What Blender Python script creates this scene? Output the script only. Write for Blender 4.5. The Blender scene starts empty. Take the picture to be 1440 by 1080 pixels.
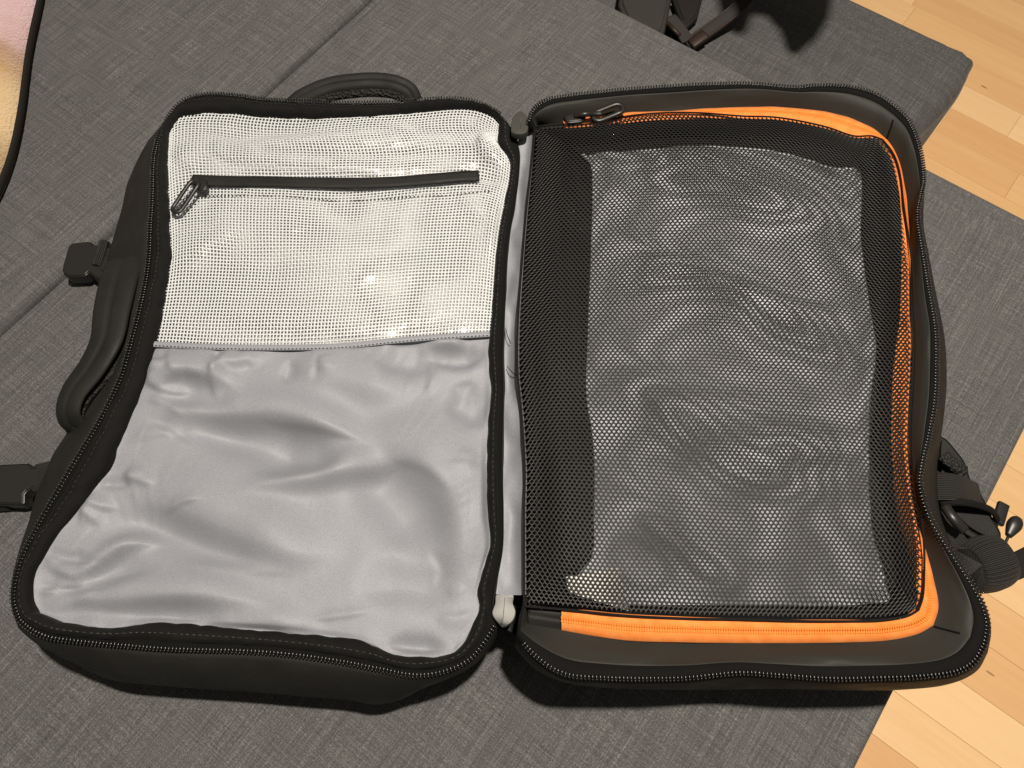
import bpy, bmesh, math, random
import numpy as np
from mathutils import Vector, noise

random.seed(4)
SC = bpy.context.scene
COL = SC.collection
R = math.radians

# ------------------------------------------------------------------ camera, world, lamp, exposure
CAM_H = 0.63                       # phone held 63 cm above the sofa (sofa top is z = 0)
TILT = R(23)
cd = bpy.data.cameras.new('camera')
cam = bpy.data.objects.new('camera', cd); COL.objects.link(cam)
cam.location = (0, 0, CAM_H); cam.rotation_euler = (TILT, 0, 0)
cd.sensor_width = 36; cd.lens = 27.025; cd.clip_start = 0.02; cd.clip_end = 60
SC.camera = cam

world = bpy.data.worlds.new('World'); SC.world = world; world.use_nodes = True
bg = world.node_tree.nodes['Background']
bg.inputs['Color'].default_value = (1.0, 0.90, 0.78, 1); bg.inputs['Strength'].default_value = 0.14

ld = bpy.data.lights.new('ceiling_lamp', 'AREA'); ld.shape = 'DISK'; ld.size = 0.09
ld.energy = 73; ld.color = (1.0, 0.905, 0.79)
lamp = bpy.data.objects.new('ceiling_lamp', ld); COL.objects.link(lamp)
lamp.location = (0.28, 0.34, 2.1)
lamp.rotation_euler = (Vector(lamp.location) - Vector((0.0, 0.25, 0))).to_track_quat('Z', 'Y').to_euler()

vs = SC.view_settings
vs.view_transform = 'Standard'; vs.look = 'None'; vs.gamma = 1; vs.exposure = 0
SC.render.engine = 'CYCLES'
SC.cycles.use_denoising = True
SC.cycles.max_bounces = 8; SC.cycles.transparent_max_bounces = 12

# ------------------------------------------------------------------ helpers
F = 1081.0
CT, ST = math.cos(TILT), math.sin(TILT)
SURVEY_H = 0.63
def W(u, v, z):
    """survey point: where the line seen at (u, v) meets height z"""
    x = (u - 720) / F; y = (540 - v) / F
    d = (x, y * CT + ST, y * ST - CT)
    t = (z - SURVEY_H) / d[2]
    return (t * d[0], t * d[1], z)
def pts(lst, z):
    return np.array([W(p[0], p[1], p[2] if len(p) > 2 else z) for p in lst], float)

def spline(p, n, closed=False):
    """Catmull-Rom through p, resampled to n points evenly along its length"""
    p = np.asarray(p, float)
    if closed: q = np.vstack([p[-1], p, p[0], p[1]])
    else: q = np.vstack([2 * p[0] - p[1], p, 2 * p[-1] - p[-2]])
    out = []
    m = 24
    for i in range(1, len(q) - 2):
        a, b, c, d = q[i - 1], q[i], q[i + 1], q[i + 2]
        ta = max(np.linalg.norm(b - a), 1e-6) ** .5; tb = max(np.linalg.norm(c - b), 1e-6) ** .5; tc = max(np.linalg.norm(d - c), 1e-6) ** .5
        m1 = (c - b) + tb * ((b - a) / ta - (c - a) / (ta + tb))
        m2 = (c - b) + tb * ((d - c) / tc - (d - b) / (tb + tc))
        t = np.linspace(0, 1, m, endpoint=False)[:, None]
        out.append((2*t**3-3*t**2+1)*b + (t**3-2*t**2+t)*m1 + (-2*t**3+3*t**2)*c + (t**3-t**2)*m2)
    out = np.vstack(out + [q[-2][None]])
    s = np.r_[0, np.cumsum(np.linalg.norm(np.diff(out, axis=0), axis=1))]
    tt = np.linspace(0, s[-1], n + 1 if closed else n)
    r = np.stack([np.interp(tt, s, out[:, k]) for k in range(out.shape[1])], 1)
    return r[:-1] if closed else r

def smooth01(x): x = np.clip(x, 0, 1); return x * x * (3 - 2 * x)

def obj(name, verts, faces, mat, parent=None, smooth=True, uv=None, kind=None):
    me = bpy.data.meshes.new(name)
    me.from_pydata([tuple(map(float, v)) for v in verts], [], [tuple(int(i) for i in f) for f in faces])
    if uv is not None:
        l = me.uv_layers.new(name='UVMap')
        vi = np.empty(len(me.loops), np.int32); me.loops.foreach_get('vertex_index', vi)
        l.data.foreach_set('uv', np.asarray(uv, np.float32)[vi].ravel())
    if smooth: me.polygons.foreach_set('use_smooth', [True] * len(me.polygons))
    me.materials.append(mat); me.update()
    o = bpy.data.objects.new(name, me); COL.objects.link(o)
    if parent: o.parent = parent
    if kind: o['kind'] = kind
    return o
def empty(name, loc=(0, 0, 0)):
    o = bpy.data.objects.new(name, None); COL.objects.link(o); o.location = loc; o.empty_display_size = .05
    return o
def tag(o, label, cat, group=None):
    o['label'] = label; o['category'] = cat
    if group: o['group'] = group
    return o

def strip(rows, closed_u=False, closed_v=False):
    """rows: list of equal-length point arrays -> verts, faces, uv (metres)"""
    A = np.array(rows); nr, nc = A.shape[:2]
    V = A.reshape(-1, 3)
    fs = []
    for i in range(nr if closed_v else nr - 1):
        i2 = (i + 1) % nr
        for j in range(nc if closed_u else nc - 1):
            j2 = (j + 1) % nc
            fs.append((i * nc + j, i2 * nc + j, i2 * nc + j2, i * nc + j2))
    su = np.r_[0, np.cumsum(np.linalg.norm(np.diff(A[nr // 2], axis=0), axis=1))]
    sv = np.r_[0, np.cumsum(np.linalg.norm(np.diff(A[:, nc // 2], axis=0), axis=1))]
    uv = np.stack(np.meshgrid(su, sv), -1).reshape(-1, 2)
    return V, fs, uv
def loft(name, rows, mat, parent=None, closed_u=False, closed_v=False, flip=False, **k):
    V, fs, uv = strip(rows, closed_u, closed_v)
    if flip: fs = [f[::-1] for f in fs]
    return obj(name, V, fs, mat, parent, uv=uv, **k)

def sweep(name, path, profile, mat, parent=None, up=(0, 0, 1), cap=True, taper=None, ups=None, **k):
    """sweep a closed 2-D profile (side, up) along a 3-D path"""
    path = np.asarray(path, float); n = len(path)
    T = np.gradient(path, axis=0); T /= np.linalg.norm(T, axis=1)[:, None]
    rows = []
    for i in range(n):
        u = np.asarray(ups[i] if ups is not None else up, float)
        s = np.cross(T[i], u); s /= np.linalg.norm(s) + 1e-9
        w = np.cross(s, T[i])
        f = taper[i] if taper is not None else 1.0
        rows.append([path[i] + s * a * f + w * b * f for a, b in profile])
    V, fs, uv = strip(rows, closed_u=True)
    m = len(profile)
    if cap:
        fs.append(tuple(range(m))); fs.append(tuple((n - 1) * m + j for j in reversed(range(m))))
    return obj(name, V, fs, mat, parent, uv=uv, **k)
def oval(w, h, n=16, p=2.0):
    out = []
    for i in range(n):
        a = 2 * math.pi * i / n; c, s = math.cos(a), math.sin(a)
        out.append((w * math.copysign(abs(c) ** (2 / p), c), h * math.copysign(abs(s) ** (2 / p), s)))
    return out

def prism(name, outline, z0, z1, mat, parent=None, bev=0.0015, seg=3, **k):
    """solid of a plan outline (world xy) between two heights, edges rounded"""
    bm = bmesh.new()
    vs_ = [bm.verts.new((p[0], p[1], z0)) for p in outline]
    f = bm.faces.new(vs_)
    r = bmesh.ops.extrude_face_region(bm, geom=[f])
    for g in r['geom']:
        if isinstance(g, bmesh.types.BMVert): g.co.z = z1
    bmesh.ops.recalc_face_normals(bm, faces=bm.faces)
    if bev:
        es = [e for e in bm.edges if abs(e.verts[0].co.z - e.verts[1].co.z) < 1e-7]
        bmesh.ops.bevel(bm, geom=es, offset=bev, segments=seg, affect='EDGES', clamp_overlap=True)
    me = bpy.data.meshes.new(name); bm.to_mesh(me); bm.free()
    me.polygons.foreach_set('use_smooth', [True] * len(me.polygons))
    me.materials.append(mat)
    o = bpy.data.objects.new(name, me); COL.objects.link(o)
    if parent: o.parent = parent
    m = o.modifiers.new('n', 'WEIGHTED_NORMAL'); m.keep_sharp = False
    return o

class Patch:
    """Coons patch on four sides (top TL-TR, right TR-BR, bottom BL-BR, left TL-BL)"""
    def __init__(s, top, right, bottom, left, n=200):
        s.T, s.R, s.B, s.L = [spline(x, n) for x in (top, right, bottom, left)]
        s.n = n
    def _c(s, C, t):
        x = np.linspace(0, 1, s.n)
        return np.stack([np.interp(t, x, C[:, k]) for k in range(3)], -1)
    def __call__(s, a, b):
        a = np.asarray(a, float); b = np.asarray(b, float)
        T, B, L, R_ = s._c(s.T, a), s._c(s.B, a), s._c(s.L, b), s._c(s.R, b)
        A, Bb = a[..., None], b[..., None]
        bil = (1-A)*(1-Bb)*s.T[0] + A*(1-Bb)*s.T[-1] + (1-A)*Bb*s.B[0] + A*Bb*s.B[-1]
        return (1-Bb)*T + Bb*B + (1-A)*L + A*R_ - bil

def seg_dist(xy, poly):
    sgn = np.zeros(xy.shape[:-1]); best = np.full(xy.shape[:-1], 9.0); par = np.zeros(xy.shape[:-1]); ns = len(poly) - 1
    for i_, (a, b) in enumerate(zip(poly[:-1], poly[1:])):
        d = b - a; L = d @ d
        t = np.clip(((xy - a) @ d) / L, 0, 1)
        q = xy - (a + t[..., None] * d)
        dd = np.sqrt((q ** 2).sum(-1)); par = np.where(dd < best, (i_ + t) / ns, par); sgn = np.where(dd < best, d[0] * q[..., 1] - d[1] * q[..., 0], sgn); best = np.minimum(best, dd)
    return best, par, sgn
FOLD_W = 1.12
def ridges(P, folds, z):
    """sum of soft folds; each fold = (points, half width m, height m)"""
    xy = P[..., :2]; out = np.zeros(P.shape[:-1])
    for pl, w, h in folds:
        c = spline(pts(pl, z), 24)[:, :2]
        d, par, sgn = seg_dist(xy, c)
        wgt = smooth01(par / .38) * smooth01((1 - par) / .38)
        out += h * np.exp(-(d / (w * np.where(sgn < 0, .72, 1.3) * (.55 + .45 * wgt) * FOLD_W)) ** 2) * wgt
    return out
def nz(P, sc, amp, seed=0.0, st=(1, 1)):
    f = P.reshape(-1, P.shape[-1])
    r = np.array([noise.noise((p[0] * sc * st[0] + seed, p[1] * sc * st[1] - seed, seed * .37)) for p in f])
    return amp * r.reshape(P.shape[:-1])

# ------------------------------------------------------------------ materials
def mat(name, color, rough=.5, spec=.5, metal=0.0, sheen=0.0, sheen_rough=.4):
    m = bpy.data.materials.new(name); m.use_nodes = True
    b = m.node_tree.nodes['Principled BSDF']
    b.inputs['Base Color'].default_value = (*color, 1)
    b.inputs['Roughness'].default_value = rough
    b.inputs['Specular IOR Level'].default_value = spec
    b.inputs['Metallic'].default_value = metal
    b.inputs['Sheen Weight'].default_value = sheen
    b.inputs['Sheen Roughness'].default_value = sheen_rough
    return m
def N(m, t, **k):
    n = m.node_tree.nodes.new(t)
    for a, v in k.items(): setattr(n, a, v)
    return n
def link(m, a, b): m.node_tree.links.new(a, b)
def bsdf(m): return m.node_tree.nodes['Principled BSDF']
def coords(m, kind='Object', scale=(1, 1, 1), rot=0):
    tc = N(m, 'ShaderNodeTexCoord'); mp = N(m, 'ShaderNodeMapping')
    mp.inputs['Scale'].default_value = scale; mp.inputs['Rotation'].default_value = (0, 0, rot)
    link(m, tc.outputs[kind], mp.inputs['Vector']); return mp.outputs['Vector']
def tex_noise(m, vec, scale, detail=3, rough=.55):
    n = N(m, 'ShaderNodeTexNoise'); n.inputs['Scale'].default_value = scale
    n.inputs['Detail'].default_value = detail; n.inputs['Roughness'].default_value = rough
    link(m, vec, n.inputs['Vector']); return n.outputs['Fac']
def mathn(m, op, a, b=None):
    n = N(m, 'ShaderNodeMath', operation=op)
    for i, x in enumerate((a, b)):
        if x is None: continue
        if isinstance(x, (int, float)): n.inputs[i].default_value = x
        else: link(m, x, n.inputs[i])
    return n.outputs[0]
def ramp(m, fac, stops):
    n = N(m, 'ShaderNodeValToRGB'); e = n.color_ramp.elements
    while len(e) < len(stops): e.new(.5)
    for i, (p, c) in enumerate(stops):
        e[i].position = p; e[i].color = (*c, 1) if len(c) == 3 else c
    link(m, fac, n.inputs['Fac']); return n.outputs['Color']
def bump(m, h, strength=.3, dist=.001):
    n = N(m, 'ShaderNodeBump'); n.inputs['Strength'].default_value = strength; n.inputs['Distance'].default_value = dist
    link(m, h, n.inputs['Height']); link(m, n.outputs['Normal'], bsdf(m).inputs['Normal'])
def wave(m, vec, scale, axis='X'):
    n = N(m, 'ShaderNodeTexWave', bands_direction=axis); n.inputs['Scale'].default_value = scale
    link(m, vec, n.inputs['Vector']); return n.outputs['Fac']

SOFA_A = R(-36.2)
def make_sofa_mat(name, tone=1.0):
    m = mat(name, (.1, .1, .1), .85, .25, sheen=.12)
    rv = coords(m, 'Object')                              # meshes are modelled along the sofa axes
    def st(sx, sy): 
        mp = N(m, 'ShaderNodeMapping'); mp.inputs['Scale'].default_value = (sx, sy, sx); link(m, rv, mp.inputs['Vector']); return mp.outputs['Vector']
    a = tex_noise(m, st(20, 950), 1, 1)        # slubs running along x
    b = tex_noise(m, st(950, 17), 1, 1)        # slubs running along y
    c = tex_noise(m, st(1000, 1000), 1, 0)      # single weave crossings
    d = tex_noise(m, st(7, 7), 1, 2)
    a2 = tex_noise(m, st(12, 330), 1, 2); b2 = tex_noise(m, st(330, 9), 1, 2)
    s = mathn(m, 'ADD', mathn(m, 'MULTIPLY', a, .95), mathn(m, 'MULTIPLY', b, 1.05))
    s = mathn(m, 'ADD', s, mathn(m, 'MULTIPLY', c, 1.15))
    s = mathn(m, 'ADD', s, mathn(m, 'MULTIPLY', a2, .14))
    s = mathn(m, 'ADD', s, mathn(m, 'MULTIPLY', b2, .18))
    s = mathn(m, 'ADD', s, mathn(m, 'MULTIPLY', d, .06))
    s = mathn(m, 'MULTIPLY', s, 1 / 3.58)
    t = tone
    col = ramp(m, s, [(.29, (.031*t, .0305*t, .030*t)), (.50, (.067*t, .0665*t, .0655*t)), (.74, (.165*t, .1625*t, .158*t))])
    link(m, col, bsdf(m).inputs['Base Color'])
    bump(m, s, .55, .0012)
    return m
M = {}
M['sofa'] = make_sofa_mat('sofa_weave', 1.2)
M['sofa_low'] = make_sofa_mat('footstool_weave', 1.05)

m = M['shell'] = mat('coated_black_fabric', (.019, .0187, .017), .62, .20)
v = coords(m); f = tex_noise(m, v, 900, 2); g = tex_noise(m, v, 30, 3)
base_c = ramp(m, g, [(.3, (.0105, .0103, .0093)), (.7, (.0160, .0156, .0140))])
lint = tex_noise(m, coords(m, 'Object', (1, 1, 1)), 520, 2)
lm_ = ramp(m, lint, [(.70, (0, 0, 0)), (.80, (1, 1, 1))])
mixc = N(m, 'ShaderNodeMix', data_type='RGBA'); link(m, lm_, mixc.inputs['Factor']); link(m, base_c, mixc.inputs[6]); mixc.inputs[7].default_value = (.05, .048, .044, 1)
link(m, mixc.outputs[2], bsdf(m).inputs['Base Color'])
link(m, ramp(m, tex_noise(m, v, 45, 4), [(.3, (.52,)*3), (.7, (.72,)*3)]), bsdf(m).inputs['Roughness'])
bump(m, f, .3, .0006)
m = M['binding'] = mat('black_binding_tape', (.0055, .0052, .0048), .78, .16, sheen=.02)
v = coords(m, 'UV'); f = mathn(m, 'ADD', wave(m, v, 260, 'X'), mathn(m, 'MULTIPLY', tex_noise(m, v, 350, 2), 1.0)); bump(m, f, .5, .0006)
m = M['tape'] = mat('black_zipper_tape', (.004, .0038, .0036), .82, .14)
v = coords(m, 'UV'); bump(m, wave(m, v, 420, 'X'), .4, .0004)
M['teeth'] = mat('black_zipper_coil', (.010, .010, .0095), .24, .65)
M['stitch'] = mat('dark_thread', (.020, .0185, .0165), .65, .3)
M['plastic'] = mat('black_plastic', (.013, .012, .011), .38, .45)
v = coords(M['plastic']); bump(M['plastic'], tex_noise(M['plastic'], v, 1500, 2), .1, .0003)
m = M['webbing'] = mat('ribbed_black_webbing', (.026, .025, .022), .6, .4)
v = coords(m, 'UV'); link(m, ramp(m, wave(m, v, 210, 'X'), [(.2, (.010, .0095, .009)), (.8, (.050, .048, .043))]), bsdf(m).inputs['Base Color']); bump(m, mathn(m, 'ADD', wave(m, v, 300, 'X'), mathn(m, 'MULTIPLY', wave(m, v, 420, 'Y'), .6)), .9, .0009)
m = M['airmesh'] = mat('black_spacer_mesh', (.012, .0115, .0105), .65, .3)
v = coords(m); vo = N(m, 'ShaderNodeTexVoronoi'); vo.inputs['Scale'].default_value = 420; link(m, v, vo.inputs['Vector']); bump(m, vo.outputs['Distance'], 1.0, .0018)
m = M['nylon'] = mat('grey_nylon', (.22, .22, .235), .56, .40, sheen=.12, sheen_rough=.4)
v = coords(m); f = tex_noise(m, v, 1400, 2)
link(m, ramp(m, f, [(.3, (.188, .196, .218)), (.7, (.262, .272, .300))]), bsdf(m).inputs['Base Color']); bump(m, f, .25, .0004)
m = M['lining'] = mat('grey_lining', (.42, .42, .435), .55, .4, sheen=.12)
v = coords(m); bump(m, tex_noise(m, v, 900, 2), .15, .0004)
m = M['pocket_lining'] = mat('grey_pocket_lining', (.54, .56, .60), .5, .42, sheen=.12)
v = coords(m); bump(m, tex_noise(m, v, 900, 2), .15, .0004)
M['wall_black'] = mat('black_pocket_wall', (.0055, .0053, .005), .7, .15)
m = M['lining_black'] = mat('coated_black_lining', (.024, .024, .0205), .6, .2)
v = coords(m); bump(m, tex_noise(m, v, 600, 3), .2, .0005)
m = M['orange'] = mat('orange_zipper_tape', (.84, .25, .045), .75, .2, sheen=.1)
v = coords(m, 'UV'); f = wave(m, v, 330, 'X'); g = tex_noise(m, v, 120, 2)
link(m, ramp(m, g, [(.3, (.73, .205, .038)), (.7, (.83, .27, .065))]), bsdf(m).inputs['Base Color']); bump(m, f, .35, .0005)
M['orange_coil'] = mat('orange_zipper_coil', (.84, .205, .02), .55, .3)
m = M['thread'] = mat('white_grid_thread', (.565, .59, .605), .5, .35)
m = M['net'] = mat('black_net_cord', (.0055, .0053, .005), .45, .36)
M['metal'] = mat('brushed_metal', (.74, .735, .71), .35, .5, metal=.45)
M['olive'] = mat('dark_olive_rubber', (.040, .040, .034), .6, .3)
M['paper'] = mat('white_paper', (.82, .81, .76), .6, .3)
M['wood_dark'] = mat('floor_joint', (.34, .19, .08), .8)
# clear film over the grid
m = M['film'] = bpy.data.materials.new('clear_film'); m.use_nodes = True
nt = m.node_tree; nt.nodes.clear()
o_ = N(m, 'ShaderNodeOutputMaterial'); mx = N(m, 'ShaderNodeMixShader'); tr = N(m, 'ShaderNodeBsdfTransparent'); gl = N(m, 'ShaderNodeBsdfGlossy')
gl.inputs['Roughness'].default_value = .30
fr = N(m, 'ShaderNodeFresnel'); fr.inputs['IOR'].default_value = 1.42
tr.inputs['Color'].default_value = (.97, .97, .96, 1)
link(m, fr.outputs[0], mx.inputs[0]); link(m, tr.outputs[0], mx.inputs[1]); link(m, gl.outputs[0], mx.inputs[2]); link(m, mx.outputs[0], o_.inputs[0])
bn = N(m, 'ShaderNodeBump'); bn.inputs['Strength'].default_value = .6; bn.inputs['Distance'].default_value = .002
v = coords(m, 'Object', (1, 2.2, 1)); link(m, tex_noise(m, v, 55, 4), bn.inputs['Height']); link(m, bn.outputs[0], gl.inputs['Normal'])

def make_wood():
    m = mat('beech_strip', (.6, .4, .2), .38, .4)
    oi = N(m, 'ShaderNodeObjectInfo')
    tc = N(m, 'ShaderNodeTexCoord'); ad = N(m, 'ShaderNodeVectorMath', operation='ADD')
    mul = N(m, 'ShaderNodeVectorMath', operation='SCALE'); mul.inputs['Scale'].default_value = 9.0
    cb = N(m, 'ShaderNodeCombineXYZ')
    for i in range(3): link(m, oi.outputs['Random'], cb.inputs[i])
    link(m, cb.outputs[0], mul.inputs[0]); link(m, tc.outputs['Object'], ad.inputs[0]); link(m, mul.outputs[0], ad.inputs[1])
    mp = N(m, 'ShaderNodeMapping'); mp.inputs['Scale'].default_value = (3, 40, 1); link(m, ad.outputs[0], mp.inputs['Vector'])
    g = tex_noise(m, mp.outputs['Vector'], 2.2, 5, .6)
    mp2 = N(m, 'ShaderNodeMapping'); mp2.inputs['Scale'].default_value = (60, 700, 1); link(m, ad.outputs[0], mp2.inputs['Vector'])
    fl = tex_noise(m, mp2.outputs['Vector'], 1, 2)
    s = mathn(m, 'ADD', mathn(m, 'MULTIPLY', g, .42), mathn(m, 'MULTIPLY', oi.outputs['Random'], .58))
    s = mathn(m, 'ADD', s, mathn(m, 'MULTIPLY', fl, .10))
    c = ramp(m, s, [(.22, (.66, .38, .17)), (.5, (.73, .455, .215)), (.82, (.82, .56, .30))])
    link(m, c, bsdf(m).inputs['Base Color'])
    bump(m, fl, .05, .0003)
    return m
M['wood'] = make_wood()
M['knot'] = mat('wood_knot', (.36, .20, .085), .5)

def make_blanket():
    m = mat('fleece', (.6, .4, .4), .95, .1, sheen=.6, sheen_rough=.6)
    v = coords(m)
    sx = N(m, 'ShaderNodeSeparateXYZ'); link(m, v, sx.inputs[0])
    y = mathn(m, 'ADD', sx.outputs['Y'], mathn(m, 'MULTIPLY', mathn(m, 'SUBTRACT', tex_noise(m, v, 14, 2), .5), .035))
    t = mathn(m, 'MULTIPLY', mathn(m, 'SUBTRACT', y, .46), 1 / .34)
    c = ramp(m, t, [(0, (.34, .20, .055)), (.14, (.40, .25, .075)), (.26, (.66, .45, .20)), (.38, (.60, .40, .17)), (.47, (.42, .23, .07)), (.53, (.36, .18, .09)), (.58, (.52, .30, .29)), (.75, (.60, .38, .40))])
    link(m, c, bsdf(m).inputs['Base Color'])
    bump(m, tex_noise(m, v, 420, 4), 1.0, .004)
    return m
M['fleece'] = make_blanket()
M['hem'] = mat('dark_hem', (.012, .010, .008), .85, .2)
m = M['cloth2'] = mat('taupe_canvas', (.032, .030, .027), .85, .2); bump(m, tex_noise(m, coords(m), 900, 2), .4, .0006)
M['leather'] = mat('brown_edge_paint', (.024, .013, .009), .5, .3)
m = M['bagblack'] = mat('black_canvas', (.012, .010, .009), .8, .25); bump(m, tex_noise(m, coords(m), 900, 2), .4, .0006)

# ------------------------------------------------------------------ floor
Z_FLOOR = -0.40
fl = obj('floor', [(-3, -3, Z_FLOOR - .006), (4, -3, Z_FLOOR - .006), (4, 4, Z_FLOOR - .006), (-3, 4, Z_FLOOR - .006)], [(0, 1, 2, 3)], M['wood_dark'], smooth=False)
fl['kind'] = 'structure'
FA = R(-37.5); fd = np.array([math.cos(FA), math.sin(FA)]); fn = np.array([-fd[1], fd[0]])
SW = .0605
plank_meshes = {}
def plank_mesh(L):
    k = round(L, 2)
    if k not in plank_meshes:
        bm = bmesh.new(); bmesh.ops.create_cube(bm, size=1)
        for v_ in bm.verts: v_.co = Vector((v_.co.x * (k - .0003), v_.co.y * (SW - .0003), v_.co.z * .012))
        bmesh.ops.bevel(bm, geom=[e for e in bm.edges if e.verts[0].co.z > 0 and e.verts[1].co.z > 0], offset=.0002, segments=1, affect='EDGES')
        me = bpy.data.meshes.new('plank'); bm.to_mesh(me); bm.free(); me.materials.append(M['wood']); plank_meshes[k] = me
    return plank_meshes[k]
rp = random.Random(11)
for k in range(0, 30):
    nn = .0047 + (k + .5) * SW
    x = -.35 - rp.random() * .3
    while x < 1.35:
        L = rp.choice([.24, .30, .36, .42, .48])
        c = fd * (x + L / 2) + fn * nn
        # keep only what can be seen past the sofa's edges, with a margin for a step aside
        vis_right = (x + L > .18) and c[0] < 1.5
        vis_far = nn > .75 and x + L > -.35
        if (vis_right or vis_far) and c[1] < 1.75:
            o = bpy.data.objects.new('plank', plank_mesh(L)); COL.objects.link(o)
            o.location = (c[0], c[1], Z_FLOOR - .006); o.rotation_euler = (0, 0, FA); o.parent = fl
        x += L
for (u, v_) in ((1384, 122), (1393, 947)):
    p = W(u, v_, Z_FLOOR + .0006)
    a = np.linspace(0, 2 * math.pi, 10, endpoint=False)
    ca, sa = math.cos(FA), math.sin(FA)
    vv = [(p[0] + .006 * math.cos(t) * ca - .0012 * math.sin(t) * sa, p[1] + .006 * math.cos(t) * sa + .0012 * math.sin(t) * ca, Z_FLOOR + .0006) for t in a]
    obj('knot', vv, [tuple(range(10))], M['knot'], fl, smooth=False)

# ------------------------------------------------------------------ sofa: cushions modelled along the sofa's own axes
def pillow_box(name, x0, x1, y0, y1, ztop, zbot, r, matl, parent, step=.02, puff=.004, seed=0.0, top_amp=.0015, soft=.06, warp=None):
    """rounded upholstered block: gridded top that rolls over at the edges into the sides"""
    nx = max(4, int((x1 - x0 - 2 * r) / step)); ny = max(4, int((y1 - y0 - 2 * r) / step))
    def axis(a, b, n):
        core = np.linspace(a + r, b - r, n + 1)
        ang = np.linspace(0, math.pi / 2, 7)[:-1]
        lo = [(a, -1e3)] + [(a + r - r * math.cos(t), -(r - r * math.sin(t))) for t in ang]
        hi = [(b - r + r * math.cos(t), -(r - r * math.sin(t))) for t in ang[::-1]] + [(b, -1e3)]
        return lo + [(c, 0.0) for c in core] + hi
    X, Y = axis(x0, x1, nx), axis(y0, y1, ny)
    rows = []
    for (y, dy) in Y:
        row = []
        for (x, dx) in X:
            if dx < -100 or dy < -100: z = zbot
            else:
                z = ztop + min(dx, dy) if (dx == 0 or dy == 0) else ztop - min(r, math.hypot(dx, dy))
                if z > ztop - 1e-9 or True:
                    e = min(x - x0, x1 - x, y - y0, y1 - y)
                    k = smooth01(e / soft)
                    z += puff * k - puff + top_amp * k * noise.noise((x * 9 + seed, y * 9, seed)) + .0006 * k * noise.noise((x * 40, y * 40, seed))
            row.append((x, y, z))
        rows.append(row)
    V, fs, uv = strip(rows)
    if warp: V = warp(V)
    o = obj(name, V, fs, matl, parent, uv=uv)
    return o

sofa = empty('sofa_bed', (0, 0, -.40)); sofa.rotation_euler = (0, 0, SOFA_A)
tag(sofa, 'charcoal woven fabric sofa bed folded flat under the open backpack', 'sofa bed')
SEAM = -.5685
ZP = .40     # part heights are measured from the sofa's foot
pillow_box('cushion', SEAM + .006, .2295, -.62, .661, ZP + .0, .06, .007, M['sofa'], sofa, seed=1.3)
pillow_box('cushion', -1.55, SEAM - .006, -.62, 1.25, ZP + .0, .06, .009, M['sofa'], sofa, seed=7.1)
# flat welt sunk between the two cushions
ys = np.linspace(-.6, 1.2, 120)
rows = []
for dx, dz in ((-.012, -.03), (-.0055, -.013), (-.003, -.0100), (.0005, -.0090), (.0035, -.0095), (.006, -.0125), (.012, -.03)):
    rows.append([(SEAM + dx, y, ZP + dz + .0004 * noise.noise((y * 30, dx * 50, 2))) for y in ys])
loft('welt', rows, M['sofa'], sofa, flip=False)
# frame under the cushions
def box(name, x0, x1, y0, y1, z0, z1, matl, parent, bev=.003):
    return prism(name, [(x0, y0), (x1, y0), (x1, y1), (x0, y1)], z0, z1, matl, parent, bev=bev)
box('base_frame', -1.50, .20, -.60, .64, .0, .062, M['bagblack'], sofa)

stool = empty('footstool', (0, 0, -.40)); stool.rotation_euler = (0, 0, SOFA_A)
tag(stool, 'lower charcoal fabric footstool butting against the far edge of the sofa bed', 'footstool')
ZL = .28
def slump(V):
    # stuffing sags along the short end and bunches at the corner
    V = V.copy(); x, y = V[:, 0], V[:, 1]
    near = np.exp(-((.028 - x) / .06) ** 2)
    V[:, 0] += near * ((.007 * np.exp(-((y - .93) / .05) ** 2)) - .009 * np.exp(-((y - .80) / .07) ** 2))
    cor = np.exp(-(((.028 - x) / .05) ** 2 + ((1.0 - y) / .05) ** 2))
    V[:, 2] += cor * .0022 * np.sin((x - y) * 240) * (V[:, 2] > .2)
    return V
pillow_box('cushion', -.95, .028, .672, 1.000, ZL + .004, .05, .022, M['sofa_low'], stool, step=.012, puff=.010, seed=3.7, top_amp=.005, soft=.10, warp=slump)
box('base_frame', -.92, .0, .69, .97, 0, .052, M['bagblack'], stool)

# ------------------------------------------------------------------ backpack
pack = empty('backpack', (0, .25, 0))
tag(pack, 'black backpack lying open on the sofa with grey lining and orange zipper', 'backpack')
class PackParent: pass
def adopt(o):
    o.parent = pack; o.matrix_parent_inverse = pack.matrix_world.inverted() if False else o.matrix_parent_inverse
    return o
PACK_OFF = Vector((0, .25, 0))
_pack_parts = []
def part(o):
    """child of the backpack whose mesh is in world coordinates"""
    o.parent = pack; o.location = -PACK_OFF; _pack_parts.append(o); return o

ZLR = .085     # rim of the left (front) half
ZRR = .100     # rim of the right (back) half
NS = 130
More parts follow.
